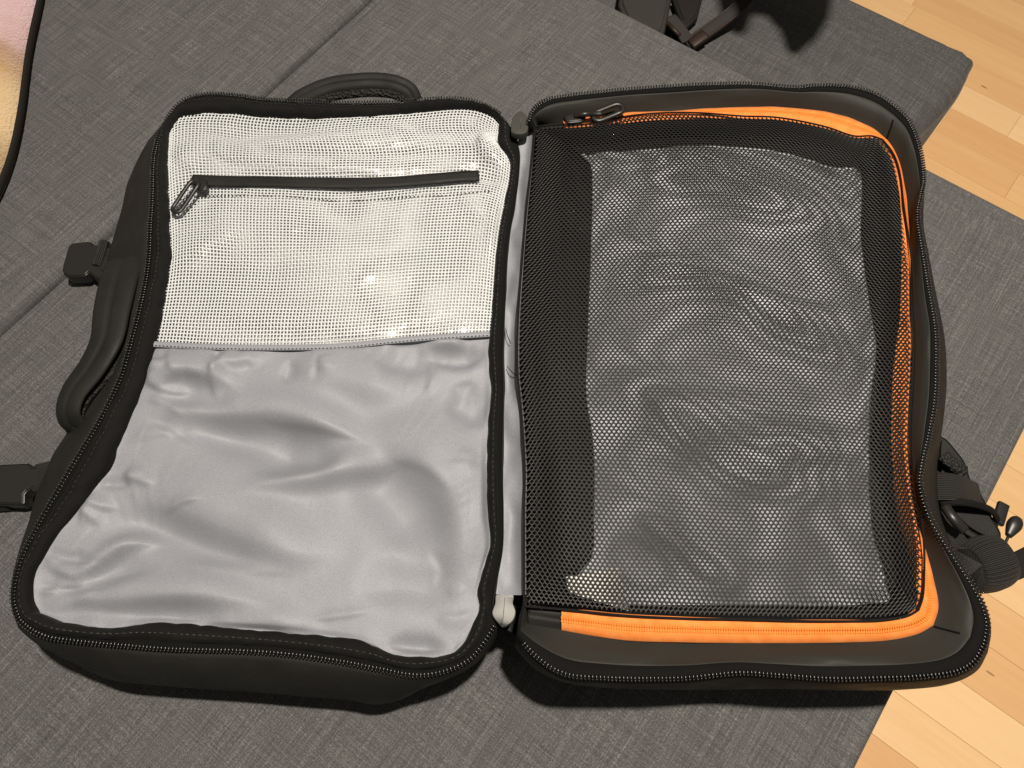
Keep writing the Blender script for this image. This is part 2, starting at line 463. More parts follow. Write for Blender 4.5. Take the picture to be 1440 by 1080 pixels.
# --- left half outlines: (top TL->TR, right TR->BR, bottom BL->BR, left TL->BL)
LT = dict(
 top=[(236,160),(258,139),(285,131),(330,132),(370,138),(430,142),(480,144),(540,141),(600,139),(655,140),(685,149),(706,163),(720,180)],
 right=[(720,180),(729,205),(730,235),(724,283),(716,325),(712,360),(709,427),(706,493),(707,560),(705,640),(707,720),(706,770),(697,815),(692,850),(697,880)],
 bottom=[(24,872),(37,884),(63,897),(93,902),(140,907),(233,916),(333,918),(400,922),(480,933),(530,943),(590,952),(630,945),(663,927),(683,902),(697,880)],
 left=[(236,160),(222,185),(215,215),(213,240),(211,280),(208,320),(205,360),(200,400),(193,440),(182,480),(168,525),(150,565),(130,605),(110,640),(88,675),(65,710),(45,745),(28,780),(17,820),(16,850),(24,872)])
LI = dict(
 top=[(243,172),(253,160),(277,155),(317,155),(367,160),(420,162),(480,162),(560,157),(613,152),(667,152),(693,162),(704,173)],
 right=[(704,173),(701,200),(717,223),(717,247),(710,283),(703,320),(698,360),(693,427),(688,493),(692,547),(687,610),(687,720),(691,760),(680,800),(672,833),(675,853),(663,883)],
 bottom=[(50,862),(93,877),(167,883),(200,878),(233,877),(333,885),(480,899),(520,907),(547,919),(590,925),(627,922),(648,910),(663,883)],
 left=[(243,172),(236,185),(235,200),(233,233),(235,300),(237,360),(230,410),(217,477),(196,547),(179,588),(162,627),(141,668),(110,712),(72,757),(47,800),(42,840),(50,862)])
LM = dict(  # widest line of the bulging shell, z = .045
 top=[(222,203),(262,192),(300,190),(480,192),(600,190),(660,192),(715,222)],
 right=[(715,222),(715,300),(705,400),(702,500),(700,700),(698,800),(703,872)],
 bottom=[(42,885),(75,912),(117,939),(160,957),(230,965),(333,972),(430,980),(490,985),(530,991),(560,984),(590,969),(623,951),(660,930),(690,900),(703,872)],
 left=[(222,203),(205,213),(193,228),(179,258),(172,290),(163,322),(152,360),(144,400),(138,450),(130,500),(112,555),(97,603),(75,638),(64,664),(50,697),(40,735),(27,780),(24,830),(42,885)])
def sides(d, z, n=NS): return {k: spline(pts(p, z), n) for k, p in d.items()}
def loop(s):
    """closed loop clockwise in the picture: top, right, bottom reversed, left reversed"""
    return np.vstack([s['top'][:-1], s['right'][:-1], s['bottom'][::-1][:-1], s['left'][::-1][:-1]])
lt, li, lm = sides(LT, ZLR), sides(LI, ZLR), sides(LM, .045)
cl = lt['top'].mean(0) * .25 + lt['bottom'].mean(0) * .25 + lt['left'].mean(0) * .25 + lt['right'].mean(0) * .25
Lr, Lin, Lmid = loop(lt), loop(li), loop(lm)
# the rim is never perfectly level
def waver(A, amp, sc, seed): A = A.copy(); A[:, 2] += nz(A, sc, amp, seed); return A
Lr = waver(Lr, .004, 16, 2.2); Lin2 = Lin.copy()
def at_z(A, z): B = A.copy(); B[:, 2] = z; return B
def toward(A, c, d):
    B = A.copy(); q = c[:2] - A[:, :2]; L = np.linalg.norm(q, axis=1)[:, None]; B[:, :2] += q / L * d; return B
def mixl(A, B, t, dz=0.0): C = A * (1 - t) + B * t; C[:, 2] += dz; return C
base = at_z(toward(Lmid, cl, .006), .006); base2 = at_z(toward(Lmid, cl, .02), .0015)
wr = nz(Lmid, 22, .0022, 5.0)
rowsL = [mixl(Lr, Lin, .04, -.003), mixl(Lr, Lmid, .0, -.0025)]
for t in (.12, .3, .5, .72, .9):
    A = mixl(Lr, Lmid, t); A[:, 2] = Lr[:, 2] * (1 - t) + .045 * t
    bul = math.sin(t * math.pi) * .004
    A = toward(A, cl, -bul); A[:, 2] += nz(A, 25, .002, 4.4) * math.sin(t * math.pi); rowsL.append(A)
rowsL += [Lmid, at_z(toward(Lmid, cl, .0005), .028), at_z(toward(Lmid, cl, .002), .014), base, base2, at_z(toward(Lmid, cl, .12), .0015)]
front = part(loft('front_shell', rowsL, M['shell'], closed_u=True, flip=False))
front['label'] = 'bulging black outer shell of the left half'
# zipper tape + binding
def prof_ring(name, A, B, prof, matl, parent, wob=0.0, seed=0.0, **k):
    rows = []
    for (t, z) in prof:
        C = mixl(A, B, t); C[:, 2] = A[:, 2] * 1.0 + z
        if wob: C[:, 2] += nz(C, 45, wob, seed) + nz(C, 160, wob * .5, seed + 3)
        rows.append(C)
    o = loft(name, rows, matl, parent, closed_u=True, **k); return o
prof_ring('zipper_tape', Lr, Lin, [(-.06, -.004), (0, -.0012), (.1, -.0004), (.42, .0004)], M['tape'], front)
# pinch noise for the inner edge of binding
rings = []
for (t, z) in [(.33, .0002), (.36, .0028), (.45, .0048), (.62, .0058), (.8, .0050), (.94, .0022), (1.0, -.0012), (1.02, -.0080)]:
    C = mixl(Lr, Lin, t); C[:, 2] = Lr[:, 2] + z * .85
    if t > .9: C[:, :2] += ((Lr - Lin)[:, :2] * -np.abs(nz(Lin, 75, .14, 1.5) + nz(Lin, 28, .07, 5.5))[:, None])
    C[:, 2] += nz(C, 60, .0018, 8) * (z > 0) + nz(C, 150, .0022, 3) * (z > .001); rings.append(C)
loft('edge_binding', rings, M['binding'], front, closed_u=True)

def coil(name, path, matl, parent, pitch=.0025, ln=.0020, wd=.00062, ht=.0009, dz=.0004, skew=.0, head=.00082):
    """zipper coil: one rounded bead per pitch, lying across the path"""
    s = np.r_[0, np.cumsum(np.linalg.norm(np.diff(path, axis=0), axis=1))]
    n = int(s[-1] / pitch); q = np.linspace(0, s[-1], n)
    C = np.stack([np.interp(q, s, path[:, k]) for k in range(3)], 1)
    T = np.gradient(C, axis=0); T /= np.linalg.norm(T, axis=1)[:, None]
    vs_, fs = [], []
    ring = 8
    for c, t in zip(C, T):
        sd = np.cross(t, (0, 0, 1)); sd /= np.linalg.norm(sd); up = np.cross(sd, t)
        b = len(vs_)
        for (e, r) in ((-1, .35), (-.72, .92), (0, 1.0), (.72, .92), (1, .35)):
            for i in range(ring):
                a = 2 * math.pi * i / ring
                vs_.append(c + sd * ln * e + t * (wd * r * math.cos(a) + skew * e * ln) + up * (ht * r * math.sin(a) + dz))
        for k in range(4):
            for i in range(ring):
                j = (i + 1) % ring
                fs.append((b + k*ring + i, b + k*ring + j, b + (k+1)*ring + j, b + (k+1)*ring + i))
        fs.append(tuple(b + i for i in reversed(range(ring)))); fs.append(tuple(b + 4*ring + i for i in range(ring)))
        if head:
            b = len(vs_); hc = c - sd * ln * .75 + up * (dz + ht * .55)
            for (e, r) in ((-.92, .39), (-.4, .92), (.4, .92), (.92, .39)):
                for i in range(ring):
                    a = 2 * math.pi * i / ring; vs_.append(hc + up * head * e + (sd * math.cos(a) + t * math.sin(a)) * head * r)
            for k in range(3):
                for i in range(ring):
                    j = (i + 1) % ring; fs.append((b + k*ring + i, b + k*ring + j, b + (k+1)*ring + j, b + (k+1)*ring + i))
            fs.append(tuple(b + 3*ring + i for i in range(ring)))
    return obj(name, vs_, fs, matl, parent, kind='stuff')
n1 = NS - 1
# open path: hinge top -> round the left -> hinge bottom (loop runs top, right, bottom, left)
Lpath = np.vstack([Lr[2 * n1:], Lr[:n1 - 6]])
coil('zipper_teeth', mixl(Lpath, np.vstack([Lin[2 * n1:], Lin[:n1 - 6]]), .10), M['teeth'], front)
def stitch_row(name, path, matl, parent, pitch=.0045, ln=.0026, w=.00035, dz=.0):
    s = np.r_[0, np.cumsum(np.linalg.norm(np.diff(path, axis=0), axis=1))]
    q = np.arange(0, s[-1] - ln, pitch); vs_, fs = [], []
    ip = lambda x: np.array([np.interp(x, s, path[:, k]) for k in range(3)])
    for x in q:
        a, b = ip(x), ip(x + ln); t = (b - a) / np.linalg.norm(b - a); sd = np.cross(t, (0, 0, 1)); k = len(vs_)
        m_ = (a + b) / 2
        vs_ += [a - sd*w, a + sd*w, b + sd*w, b - sd*w, m_ - sd*w + (0,0,.0007), m_ + sd*w + (0,0,.0007)]
        for i in range(k, k + 6): vs_[i] = vs_[i] + np.array((0, 0, dz))
        fs += [(k, k+1, k+5, k+4), (k+4, k+5, k+2, k+3), (k, k+4, k+3), (k+1, k+2, k+5)]
    return obj(name, vs_, fs, matl, parent, smooth=False, kind='stuff')
stitch_row('stitching', np.vstack([rings[3], rings[3][:1]]), M['stitch'], front, dz=.0004)

# --- grid pocket (upper part of the left half) and grey nylon panel (lower part)
SPLIT = [(216,484),(300,488),(400,489),(480,487),(560,479),(620,474),(689,470)]
zP = .0815
def cut(lst, v0, v1): return [p for p in lst if v0 < p[1] < v1]
up_left = [p for p in LI['left'] if p[1] < 476] + [SPLIT[0]]
up_right = [p for p in LI['right'] if p[1] < 466] + [SPLIT[-1]]
lo_left = [SPLIT[0]] + [p for p in LI['left'] if p[1] > 500]
lo_right = [SPLIT[-1]] + [p for p in LI['right'] if p[1] > 480]
gridP = Patch(pts(LI['top'], zP), pts(up_right, zP), pts(SPLIT, zP), pts(up_left, zP))
nylP = Patch(pts(SPLIT, zP), pts(lo_right, zP), pts(LI['bottom'], zP), pts(lo_left, zP))

grid_folds = [
 ([(240,195),(300,215),(380,232),(520,240),(640,232)], .012, .0065),
 ([(250,165),(330,190),(420,185),(500,190)], .010, -.004),
 ([(300,175),(420,205),(560,200),(690,205)], .012, .005),
 ([(245,300),(330,300),(420,350),(560,380),(650,370)], .03, .006),
 ([(240,380),(300,340),(360,320)], .012, .004),
 ([(640,240),(690,250),(715,262)], .008, -.004),
 ([(620,290),(690,300),(700,380)], .016, .005),
 ([(225,450),(330,440),(460,455),(660,430)], .022, .004),
 ([(690,180),(680,210),(715,235)], .008, .005)]
grid_folds += [([(250,200),(262,225),(280,245)], .008, .003), ([(680,165),(672,180),(690,196)], .007, .002)]
def grid_h(P):
    return ridges(P, grid_folds, zP) + nz(P, 18, .0022, 6) + nz(P, 55, .0007, 9)
def bed(a, b, k=.02): # pulls the sheet down to its sewn edge
    e = np.minimum(np.minimum(a, 1 - a), np.minimum(b, 1 - b)); return smooth01(e / k)
pocket = None
# backing (the pocket's back wall) a little below
aa, bb = np.meshgrid(np.linspace(-.012, 1.012, 90), np.linspace(-.012, 1.015, 72))
Pb = gridP(aa, bb); Pb[..., 2] += -.0075 + .6 * (ridges(Pb, grid_folds, zP)) + nz(Pb, 26, .003, 12)
pocket = part(loft('grid_pocket', list(Pb), M['lining']))
pocket['label'] = 'white grid pocket in the upper left half'
NXg, NYg = 100, 78
def ribbon_set(A_fixed, along, horizontal, w, h, dz, ph=0.0):
    vs_, fs = [], []
    for ci, c in enumerate(A_fixed):
        a = along if horizontal else np.full_like(along, c)
        b = np.full_like(along, c) if horizontal else along
        P = gridP(a, b); k = bed(a, b, .03)
        P[:, 2] += grid_h(P) * k
        # weave up and down
        i = np.arange(len(along)); P[:, 2] += dz * np.cos(math.pi * (i / 2 + ci + ph))
        T = np.gradient(P, axis=0); T /= np.linalg.norm(T, axis=1)[:, None]
        S = np.cross(T, (0, 0, 1)); S /= np.linalg.norm(S, axis=1)[:, None]; U = np.cross(S, T)
        b0 = len(vs_)
        ww = w * (1 + .18 * noise.noise((ci * 3.1, 0, 5)))
        for j in range(len(P)):
            for (x, y) in ((-1, 0), (-.55, 1), (.55, 1), (1, 0), (0, -.6)):
                vs_.append(P[j] + S[j] * ww * x + U[j] * h * y)
        for j in range(len(P) - 1):
            for q in range(5):
                q2 = (q + 1) % 5
                fs.append((b0 + j*5 + q, b0 + j*5 + q2, b0 + (j+1)*5 + q2, b0 + (j+1)*5 + q))
    return vs_, fs
ga = (np.arange(NXg) + .5) / NXg; gb = (np.arange(NYg) + .5) / NYg
v1, f1 = ribbon_set(gb, np.linspace(0, 1, 2 * NXg + 1), True, .00070, .00035, .00018)
v2, f2 = ribbon_set(ga, np.linspace(0, 1, 2 * NYg + 1), False, .00068, .00035, .00018, 1)
obj('thread_grid', v1 + v2, f1 + [tuple(i + len(v1) for i in f) for f in f2], M['thread'], pocket, kind='stuff')
aa, bb = np.meshgrid(np.linspace(0, 1, 260), np.linspace(0, 1, 200))
Pf = gridP(aa, bb)
film_folds = [([(395,164),(400,178),(404,192)], .003, .0026), ([(300,166),(308,180),(318,198)], .003, .0024), ([(284,334),(302,318),(322,304)], .003, .0024), ([(640,288),(668,296),(695,300)], .003, .002), ([(455,166),(478,180),(505,188)], .003, .0024), ([(320,226),(420,238),(530,244)], .004, .0024), ([(240,205),(248,222),(257,240)], .003, .0022), ([(690,170),(674,190),(700,216)], .004, .0026), ([(590,168),(620,174),(650,176)], .003, .002), ([(226,445),(234,410),(240,376)], .003, .0018), ([(388,336),(415,330),(446,322)], .003, .0018), ([(498,402),(516,396),(534,384)], .003, .0016), ([(520,262),(560,268),(610,272)], .003, .0018), ([(350,170),(356,182),(366,190)], .003, .002), ([(300,420),(340,412),(380,414)], .003, .0014)]
Pf[..., 2] += (grid_h(Pf) + ridges(Pf, [(p_, w_ * 1.2, h_ * .42) for p_, w_, h_ in film_folds], zP)) * bed(aa, bb, .03) + .0012 + nz(Pf, 120, .0003, 2)
loft('clear_film', list(Pf), M['film'], pocket)
# pocket zipper
zc = spline(pts([(272,257),(300,259),(380,261),(470,262),(560,260),(620,255),(674,250)], zP), 90)
zc[:, 2] = zP + .0045 + .4 * grid_h(zc[None])[0]
band = sweep('zipper_band', zc, [(-.0056, -.0004), (-.0053, .0007), (-.002, .0010), (0, .0008), (.002, .0010), (.0053, .0007), (.0056, -.0004), (0, -.001)], M['shell'], pocket)
def ring_pull(name, c0, c1, w, r, z0, z1, matl, parent):
    """elongated wire loop between two plan points (stadium shape)"""
    c0 = np.array(c0[:2]); c1 = np.array(c1[:2]); d = (c1 - c0) / np.linalg.norm(c1 - c0); s = np.array((-d[1], d[0])); L = np.linalg.norm(c1 - c0)
    out = []
    for a in np.linspace(math.pi / 2, 3 * math.pi / 2, 10): out.append(np.r_[c0 + (d * math.cos(a) + s * math.sin(a)) * w, z0])
    for a in np.linspace(-math.pi / 2, math.pi / 2, 10): out.append(np.r_[c1 + (d * math.cos(a) + s * math.sin(a)) * w, z1])
    path = spline(np.array(out), 64, closed=True)
    prof = oval(r, r * .8, 8)
    T = np.roll(path, -1, 0) - np.roll(path, 1, 0); T /= np.linalg.norm(T, axis=1)[:, None]
    rows = []
    for p, t in zip(path, T):
        sd = np.cross(t, (0, 0, 1)); sd /= np.linalg.norm(sd); upv = np.cross(sd, t)
        rows.append([p + sd * a + upv * b for a, b in prof])
    V, fs, uv = strip(rows, closed_u=True, closed_v=True)
    return obj(name, V, fs, matl, parent)
zt = zP + .012
sl = W(281, 258, zt); 
body = prism('slider', [W(*p, zt)[:2] for p in ((270,253),(279,249),(289,251),(291,259),(287,266),(276,265))], zt - .006, zt - .001, M['plastic'], pocket, bev=.0012)
ring_pull('zipper_pull', W(272, 260, zt), W(246, 288, zt), .0040, .0019, zt + .000, zt - .0050, M['plastic'], pocket)
stitch_row('stitching', (lambda c: np.c_[c[:, :2], zP + grid_h(c[None])[0] + .0014])(spline(pts([(262,277),(330,279),(400,281),(480,284),(560,280),(690,272)], zP), 120)), M['stitch'], pocket, pitch=.0034, ln=.0016, w=.0005)

nyl_folds = [
 ([(196,548),(225,532),(262,521),(300,528),(345,552)], .011, .0075),
 ([(215,560),(280,560),(340,578)], .012, -.005),
 ([(205,584),(260,578),(340,582),(400,583),(470,600),(540,622)], .013, .010),
 ([(240,600),(330,612),(420,640),(480,650)], .018, -.010),
 ([(330,690),(390,676),(450,668),(520,655),(590,640)], .012, .009),
 ([(345,660),(420,655),(500,640)], .012, -.006),
 ([(150,735),(200,705),(250,712),(330,745),(420,775),(500,770)], .020, .009),
 ([(120,770),(200,738),(300,770),(420,800)], .016, -.008),
 ([(55,790),(110,806),(140,790),(180,765),(240,762)], .007, .0065),
 ([(52,815),(100,825),(170,805),(230,800)], .009, -.005),
 ([(50,840),(90,835),(150,842),(260,835),(400,848)], .012, .007),
 ([(60,862),(140,858),(260,868),(400,872)], .008, -.004),
 ([(590,500),(640,506),(690,495)], .008, -.006),
 ([(600,490),(625,482),(660,488)], .006, .004),
 ([(520,505),(560,512),(620,515)], .012, -.005),
 ([(500,600),(590,640),(640,700),(655,780),(655,840)], .022, .009),
 ([(480,640),(540,690),(585,750),(600,800)], .024, -.009),
 ([(490,832),(570,824),(655,842)], .015, -.0042),
  ([(300,500),(330,510),(360,500)], .007, .004),
 ([(390,500),(440,520),(520,540),(600,560)], .02, .006),
 ([(620,560),(660,580),(688,600)], .012, -.005),
 ([(240,880),(330,870),(460,880)], .009, .004),
 ([(540,905),(590,912),(630,910)], .005, -.004)]
rc_ = random.Random(21); creases = []
def crease_from(u, v_, du, dv, n, ln, w=(.0035, .006), h=(.0018, .0038)):
    for _ in range(n):
        a = math.atan2(dv, du) + rc_.uniform(-.5, .5); L = ln * rc_.uniform(.6, 1.4)
        u0, v0 = u + rc_.uniform(-26, 26) * (abs(dv) + .15), v_ + rc_.uniform(-26, 26) * (abs(du) + .15)
        k = rc_.uniform(-.25, .25)
        creases.append(([(u0, v0), (u0 + L * .5 * math.cos(a + k), v0 + L * .5 * math.sin(a + k)), (u0 + L * math.cos(a), v0 + L * math.sin(a))], rc_.uniform(*w), rc_.choice((-1, 1, 1)) * rc_.uniform(*h)))
crease_from(50, 800, 1, 0, 4, 90); crease_from(48, 845, 1, -.1, 4, 100); crease_from(120, 700, 1, .3, 3, 80)
crease_from(320, 496, .3, 1, 4, 45); crease_from(240, 496, .3, 1, 3, 40); crease_from(430, 500, 0, 1, 3, 40); crease_from(620, 486, -.4, 1, 3, 60, h=(.0008, .0020)); crease_from(560, 490, -.6, 1, 2, 60, h=(.0008, .0018))
crease_from(674, 520, -1, .3, 3, 50, h=(.0008, .0018)); crease_from(674, 650, -1, .2, 2, 50, h=(.0008, .0016)); crease_from(664, 830, -1, .2, 2, 50, h=(.0008, .0018))
crease_from(170, 640, 1, .2, 3, 70); crease_from(205, 560, 1, 0, 3, 60)
creases += [([(355,588),(450,604),(530,628)], .0035, .0022), ([(225,724),(262,708),(296,704)], .003, .0022), ([(430,872),(480,866),(530,858)], .003, .0016), ([(215,548),(262,527),(300,536)], .0035, .002), ([(250,790),(330,800),(420,806)], .005, .002), ([(540,640),(600,660),(640,700)], .005, .002), ([(105,690),(118,720),(112,745)], .004, .002), ([(600,770),(620,800),(610,830)], .004, -.0016)]
def edge_pucker(P, a, b):
    # short gathers running in from the sewn edge
    e = np.minimum(np.minimum(a * .33, (1 - a) * .33), np.minimum(b * .3, (1 - b) * .3))
    s = np.where((a < .06) | (a > .94), P[..., 1], P[..., 0])
    q = np.stack([s * 1.0, e * .25, s * 0], -1)
    return nz(q, 75, .0030, 4) * np.exp(-e / .016)
aa, bb = np.meshgrid(np.linspace(0, 1, 190), np.linspace(0, 1, 230))
Pn = nylP(aa, bb); kk = bed(aa, bb, .025)
Pn[..., 2] += kk * (1.45 * ridges(Pn, nyl_folds, zP) + ridges(Pn, creases, zP) + nz(Pn, 9, .003, 5) + nz(Pn, 30, .0005, 15)) + .6 * edge_pucker(Pn, aa, bb) * smooth01(np.minimum(np.minimum(aa, 1-aa), 1-bb) / .004)
Pn[..., 2] += .002 * smooth01(1 - bb / .02)
panel = part(loft('lining_panel', list(Pn), M['nylon']))
panel['label'] = 'smooth grey nylon panel below the white grid'
hem_c = spline(pts([(p[0], p[1] + 2) for p in SPLIT], zP), 160); hem_c[:, 2] = zP + .0028 + .5 * grid_h(hem_c[None])[0] * 0
sweep('hem', hem_c, oval(.0026, .0009, 10), M['nylon'], panel)
stitch_row('stitching', hem_c + np.array((0, -.0016, .0008)), M['stitch'], panel, pitch=.003, ln=.0014, w=.0003)

# --- right half
RT = dict(
 top=[(742,172),(748,156),(763,143),(800,133),(847,127),(900,122),(960,118),(1060,117),(1120,120),(1143,118),(1193,120),(1233,130),(1258,146)],
 right=[(1258,146),(1276,164),(1288,187),(1297,217),(1300,250),(1294,274),(1289,300),(1293,330),(1299,360),(1308,410),(1316,460),(1318,510),(1317,560),(1308,612),(1297,653),(1293,682),(1303,720),(1320,750),(1343,783),(1367,817),(1385,850),(1392,878),(1388,907)],
 bottom=[(727,893),(737,908),(750,923),(773,942),(797,953),(847,957),(960,957),(1043,949),(1093,952),(1173,958),(1240,957),(1293,955),(1350,947),(1373,933),(1388,907)],
 left=[(742,172),(750,182,.093),(753,205,.088),(748,300,.086),(743,360,.086),(738,460,.086),(738,527,.086),(742,577,.086),(747,660,.086),(746,720,.086),(745,815,.088),(732,862,.094),(727,893)])
RO = dict(  # outer edge of the orange tape
 top=[(757,176),(787,172),(840,166),(882,161),(960,157),(1010,154),(1080,152),(1140,157),(1190,167),(1228,184),(1246,199)],
 right=[(1246,199),(1259,218),(1268,250),(1275,300),(1278,350),(1278,443),(1281,477),(1279,527),(1276,627),(1284,720),(1297,763),(1310,810),(1317,855),(1310,880)],
 bottom=[(741,878),(790,886),(830,893),(880,900),(960,903),(1080,904),(1193,903),(1250,900),(1290,891),(1310,880)],
 left=[(757,176),(760,195),(756,300),(750,360),(744,460),(744,527),(749,577),(753,660),(752,720),(750,820),(741,878)])
RI = dict(  # inner edge of the orange tape
 top=[(760,182),(787,180),(840,176),(882,173),(960,168),(1010,166),(1093,168),(1160,180),(1200,192),(1228,196),(1238,203)],
 right=[(1238,203),(1252,222),(1260,250),(1267,300),(1268,350),(1266,443),(1262,477),(1257,527),(1255,627),(1262,720),(1276,770),(1286,810),(1292,840),(1288,858)],
 bottom=[(743,850),(790,857),(830,860),(880,865),(960,869),(1060,872),(1160,873),(1243,872),(1275,866),(1288,858)],
 left=[(760,182),(764,200),(760,300),(754,360),(748,460),(748,527),(753,577),(757,660),(756,720),(754,810),(743,850)])
RMESH = dict(  # edge of the net
 top=[(752,180),(787,177),(820,174),(850,171),(882,165),(923,161),(960,160),(993,161),(1043,165),(1093,167),(1160,180),(1200,193),(1225,193),(1240,198)],
 right=[(1240,198),(1254,216),(1263,240),(1271,300),(1277,340),(1282,380),(1284,443),(1286,477),(1285,527),(1281,627),(1289,700),(1295,735),(1298,770),(1298,810),(1296,840),(1290,858)],
 bottom=[(737,853),(797,858),(880,866),(960,870),(1060,872),(1160,874),(1243,872),(1278,865),(1290,858)],
 left=[(752,180),(750,207),(740,300),(735,360),(728,460),(728,527),(733,577),(738,660),(737,720),(737,800),(737,853)])
RF = dict(  # grey floor of the compartment
 top=[(803,207),(835,204),(900,198),(960,194),(1040,197),(1093,200),(1160,206),(1196,216)],
 right=[(1196,216),(1210,240),(1211,333),(1214,360),(1223,427),(1233,493),(1232,560),(1224,627),(1237,693),(1243,720),(1250,770),(1261,807),(1250,846)],
 bottom=[(800,838),(840,848),(900,851),(960,851),(1100,852),(1200,851),(1250,846)],
 left=[(803,207),(829,232),(832,260),(830,360),(826,460),(824,560),(832,610),(835,660),(834,720),(832,780),(815,805),(800,838)])
RM = dict(  # widest line of the shell, z = .05
 top=[(742,195),(770,178),(850,160),(960,155),(1100,155),(1200,160),(1262,180)],
 right=[(1262,180),(1284,215),(1296,260),(1300,330),(1316,410),(1329,480),(1331,545),(1324,612),(1318,660),(1322,720),(1340,770),(1368,822),(1388,860),(1393,890),(1386,920)],
 bottom=[(724,910),(737,926),(755,943),(790,958),(847,967),(960,970),(1100,969),(1200,971),(1270,970),(1335,962),(1370,945),(1386,920)],
 left=[(742,195),(752,300),(748,400),(744,520),(747,660),(745,800),(728,880),(724,910)])
rt, ro, ri, rf, rm = sides(RT, ZRR), sides(RO, .084), sides(RI, .089), sides(RF, .048), sides(RM, .05)
Rr, Ro, Ri, Rf, Rmid = map(loop, (rt, ro, ri, rf, rm))
Rr = waver(Rr, .003, 16, 6.2)
cr = Rr.mean(0)
rowsR = [mixl(Rr, Ro, .06, -.003), mixl(Rr, Ro, 0, -.003)]
for t in (.15, .35, .6, .85):
    A = mixl(Rr, Rmid, t); A[:, 2] = Rr[:, 2] * (1 - t) + .05 * t
    A = toward(A, cr, -math.sin(t * math.pi) * .0015); A[:, 2] += nz(A, 25, .002, 9.4) * math.sin(t * math.pi); rowsR.append(A)
rowsR += [Rmid, at_z(toward(Rmid, cr, .003), .03), at_z(toward(Rmid, cr, .006), .014), at_z(toward(Rmid, cr, .012), .005), at_z(toward(Rmid, cr, .025), .0015), at_z(toward(Rmid, cr, .13), .0015)]
back = part(loft('back_shell', rowsR, M['shell'], closed_u=True))
back['label'] = 'black outer shell of the right half'
prof_ring('zipper_tape', Rr, Ro, [(-.05, -.004), (0, -.0012), (.08, -.0002), (.34, .0008), (.38, -.002)], M['tape'], back)
Rpath = np.vstack([Rr[:3 * n1 - 2]])          # top, right, bottom
Ropath = Ro[:3 * n1 - 2]
coil('zipper_teeth', mixl(Rpath, Ropath, .07) * [1, 1, 0] + np.c_[np.zeros((len(Rpath), 2)), Rpath[:, 2]], M['teeth'], back)
# coated lining that falls from the rim and rises again to the orange tape
rows = []
for (t, z) in [(.30, -.0020), (.36, -.0012), (.42, -.0018), (.47, -.0030), (.56, -.0044), (.70, -.0080), (.84, -.0122), (.95, -.0155), (1.06, -.0175)]:
    C = mixl(Rr, Ro, t); C[:, 2] = Rr[:, 2] + z + nz(C, 15, .0045, 3.3) * math.sin(min(1, max(0, (t - .36) / .6)) * math.pi) + nz(C, 48, .0013, 1.3) * (t > .45)
    rows.append(C)
lin = loft('lining_wall', rows, M['lining_black'], back, closed_u=True)
# corner seams of the lining
lin_rows = [r_.copy() for r_ in rows]
for idx in (n1, 2 * n1):
    A = np.array([lin_rows[k][idx] for k in (4, 5, 6, 7)]) + np.array((0, 0, .0006))
    sweep('corner_seam', spline(A, 16), oval(.0007, .0009, 8), M['tape'], back)
# orange zipper: tape, coil, slider
rows = []
pk = nz(Ro, 60, 1.0, 2.0)
for (t, z) in [(-.02, .0005), (0, .0022), (.25, .0030), (.42, .0034), (.5, .0026), (.58, .0036), (.8, .0030), (.94, .0020), (1.05, .0002)]:
    C = mixl(Ro, Ri, t); C[:, 2] = Ro[:, 2] * (1 - t) + Ri[:, 2] * t + z + nz(C, 60, .0009, 2.0) + nz(C, 20, .0012, 4)
    rows.append(C)
rows = np.array(rows)
# the tape starts and stops short of the hinge: keep top, right and bottom only
i0 = int(.07 * n1); i1 = 3 * n1 - int(.085 * n1)
otape = part(loft('orange_zipper', list(rows[:, i0:i1]), M['orange']))
loft('zipper_surround', [r_ - np.array((0, 0, .0025)) for r_ in rows[1:]], M['shell'], back, closed_u=True)
otape['label'] = 'bright orange zipper tape round the black net'
for k_, nm in ((3, 'zipper_coil'), (5, 'zipper_coil')):
    coil(nm, rows[k_, i0:i1], M['orange_coil'], otape, pitch=.0017, ln=.0010, wd=.0005, ht=.00035, dz=.0001, head=0)
# crumple of tape at the far corner
zo = .096
prism('slider', [W(*p, zo)[:2] for p in ((792,163),(806,158),(818,157),(824,163),(818,170),(800,172))], zo - .006, zo, M['plastic'], otape, bev=.0014)
ring_pull('zipper_pull', W(842, 160, zo + .002), W(868, 154, zo + .002), .0050, .0025, zo - .001, zo + .003, M['plastic'], otape)
sweep('pull_cord', spline(np.array([W(808, 163, zo), W(822, 160, zo + .004), W(835, 160, zo + .001), W(846, 160, zo)]), 20), oval(.0026, .0020, 8), M['plastic'], otape)

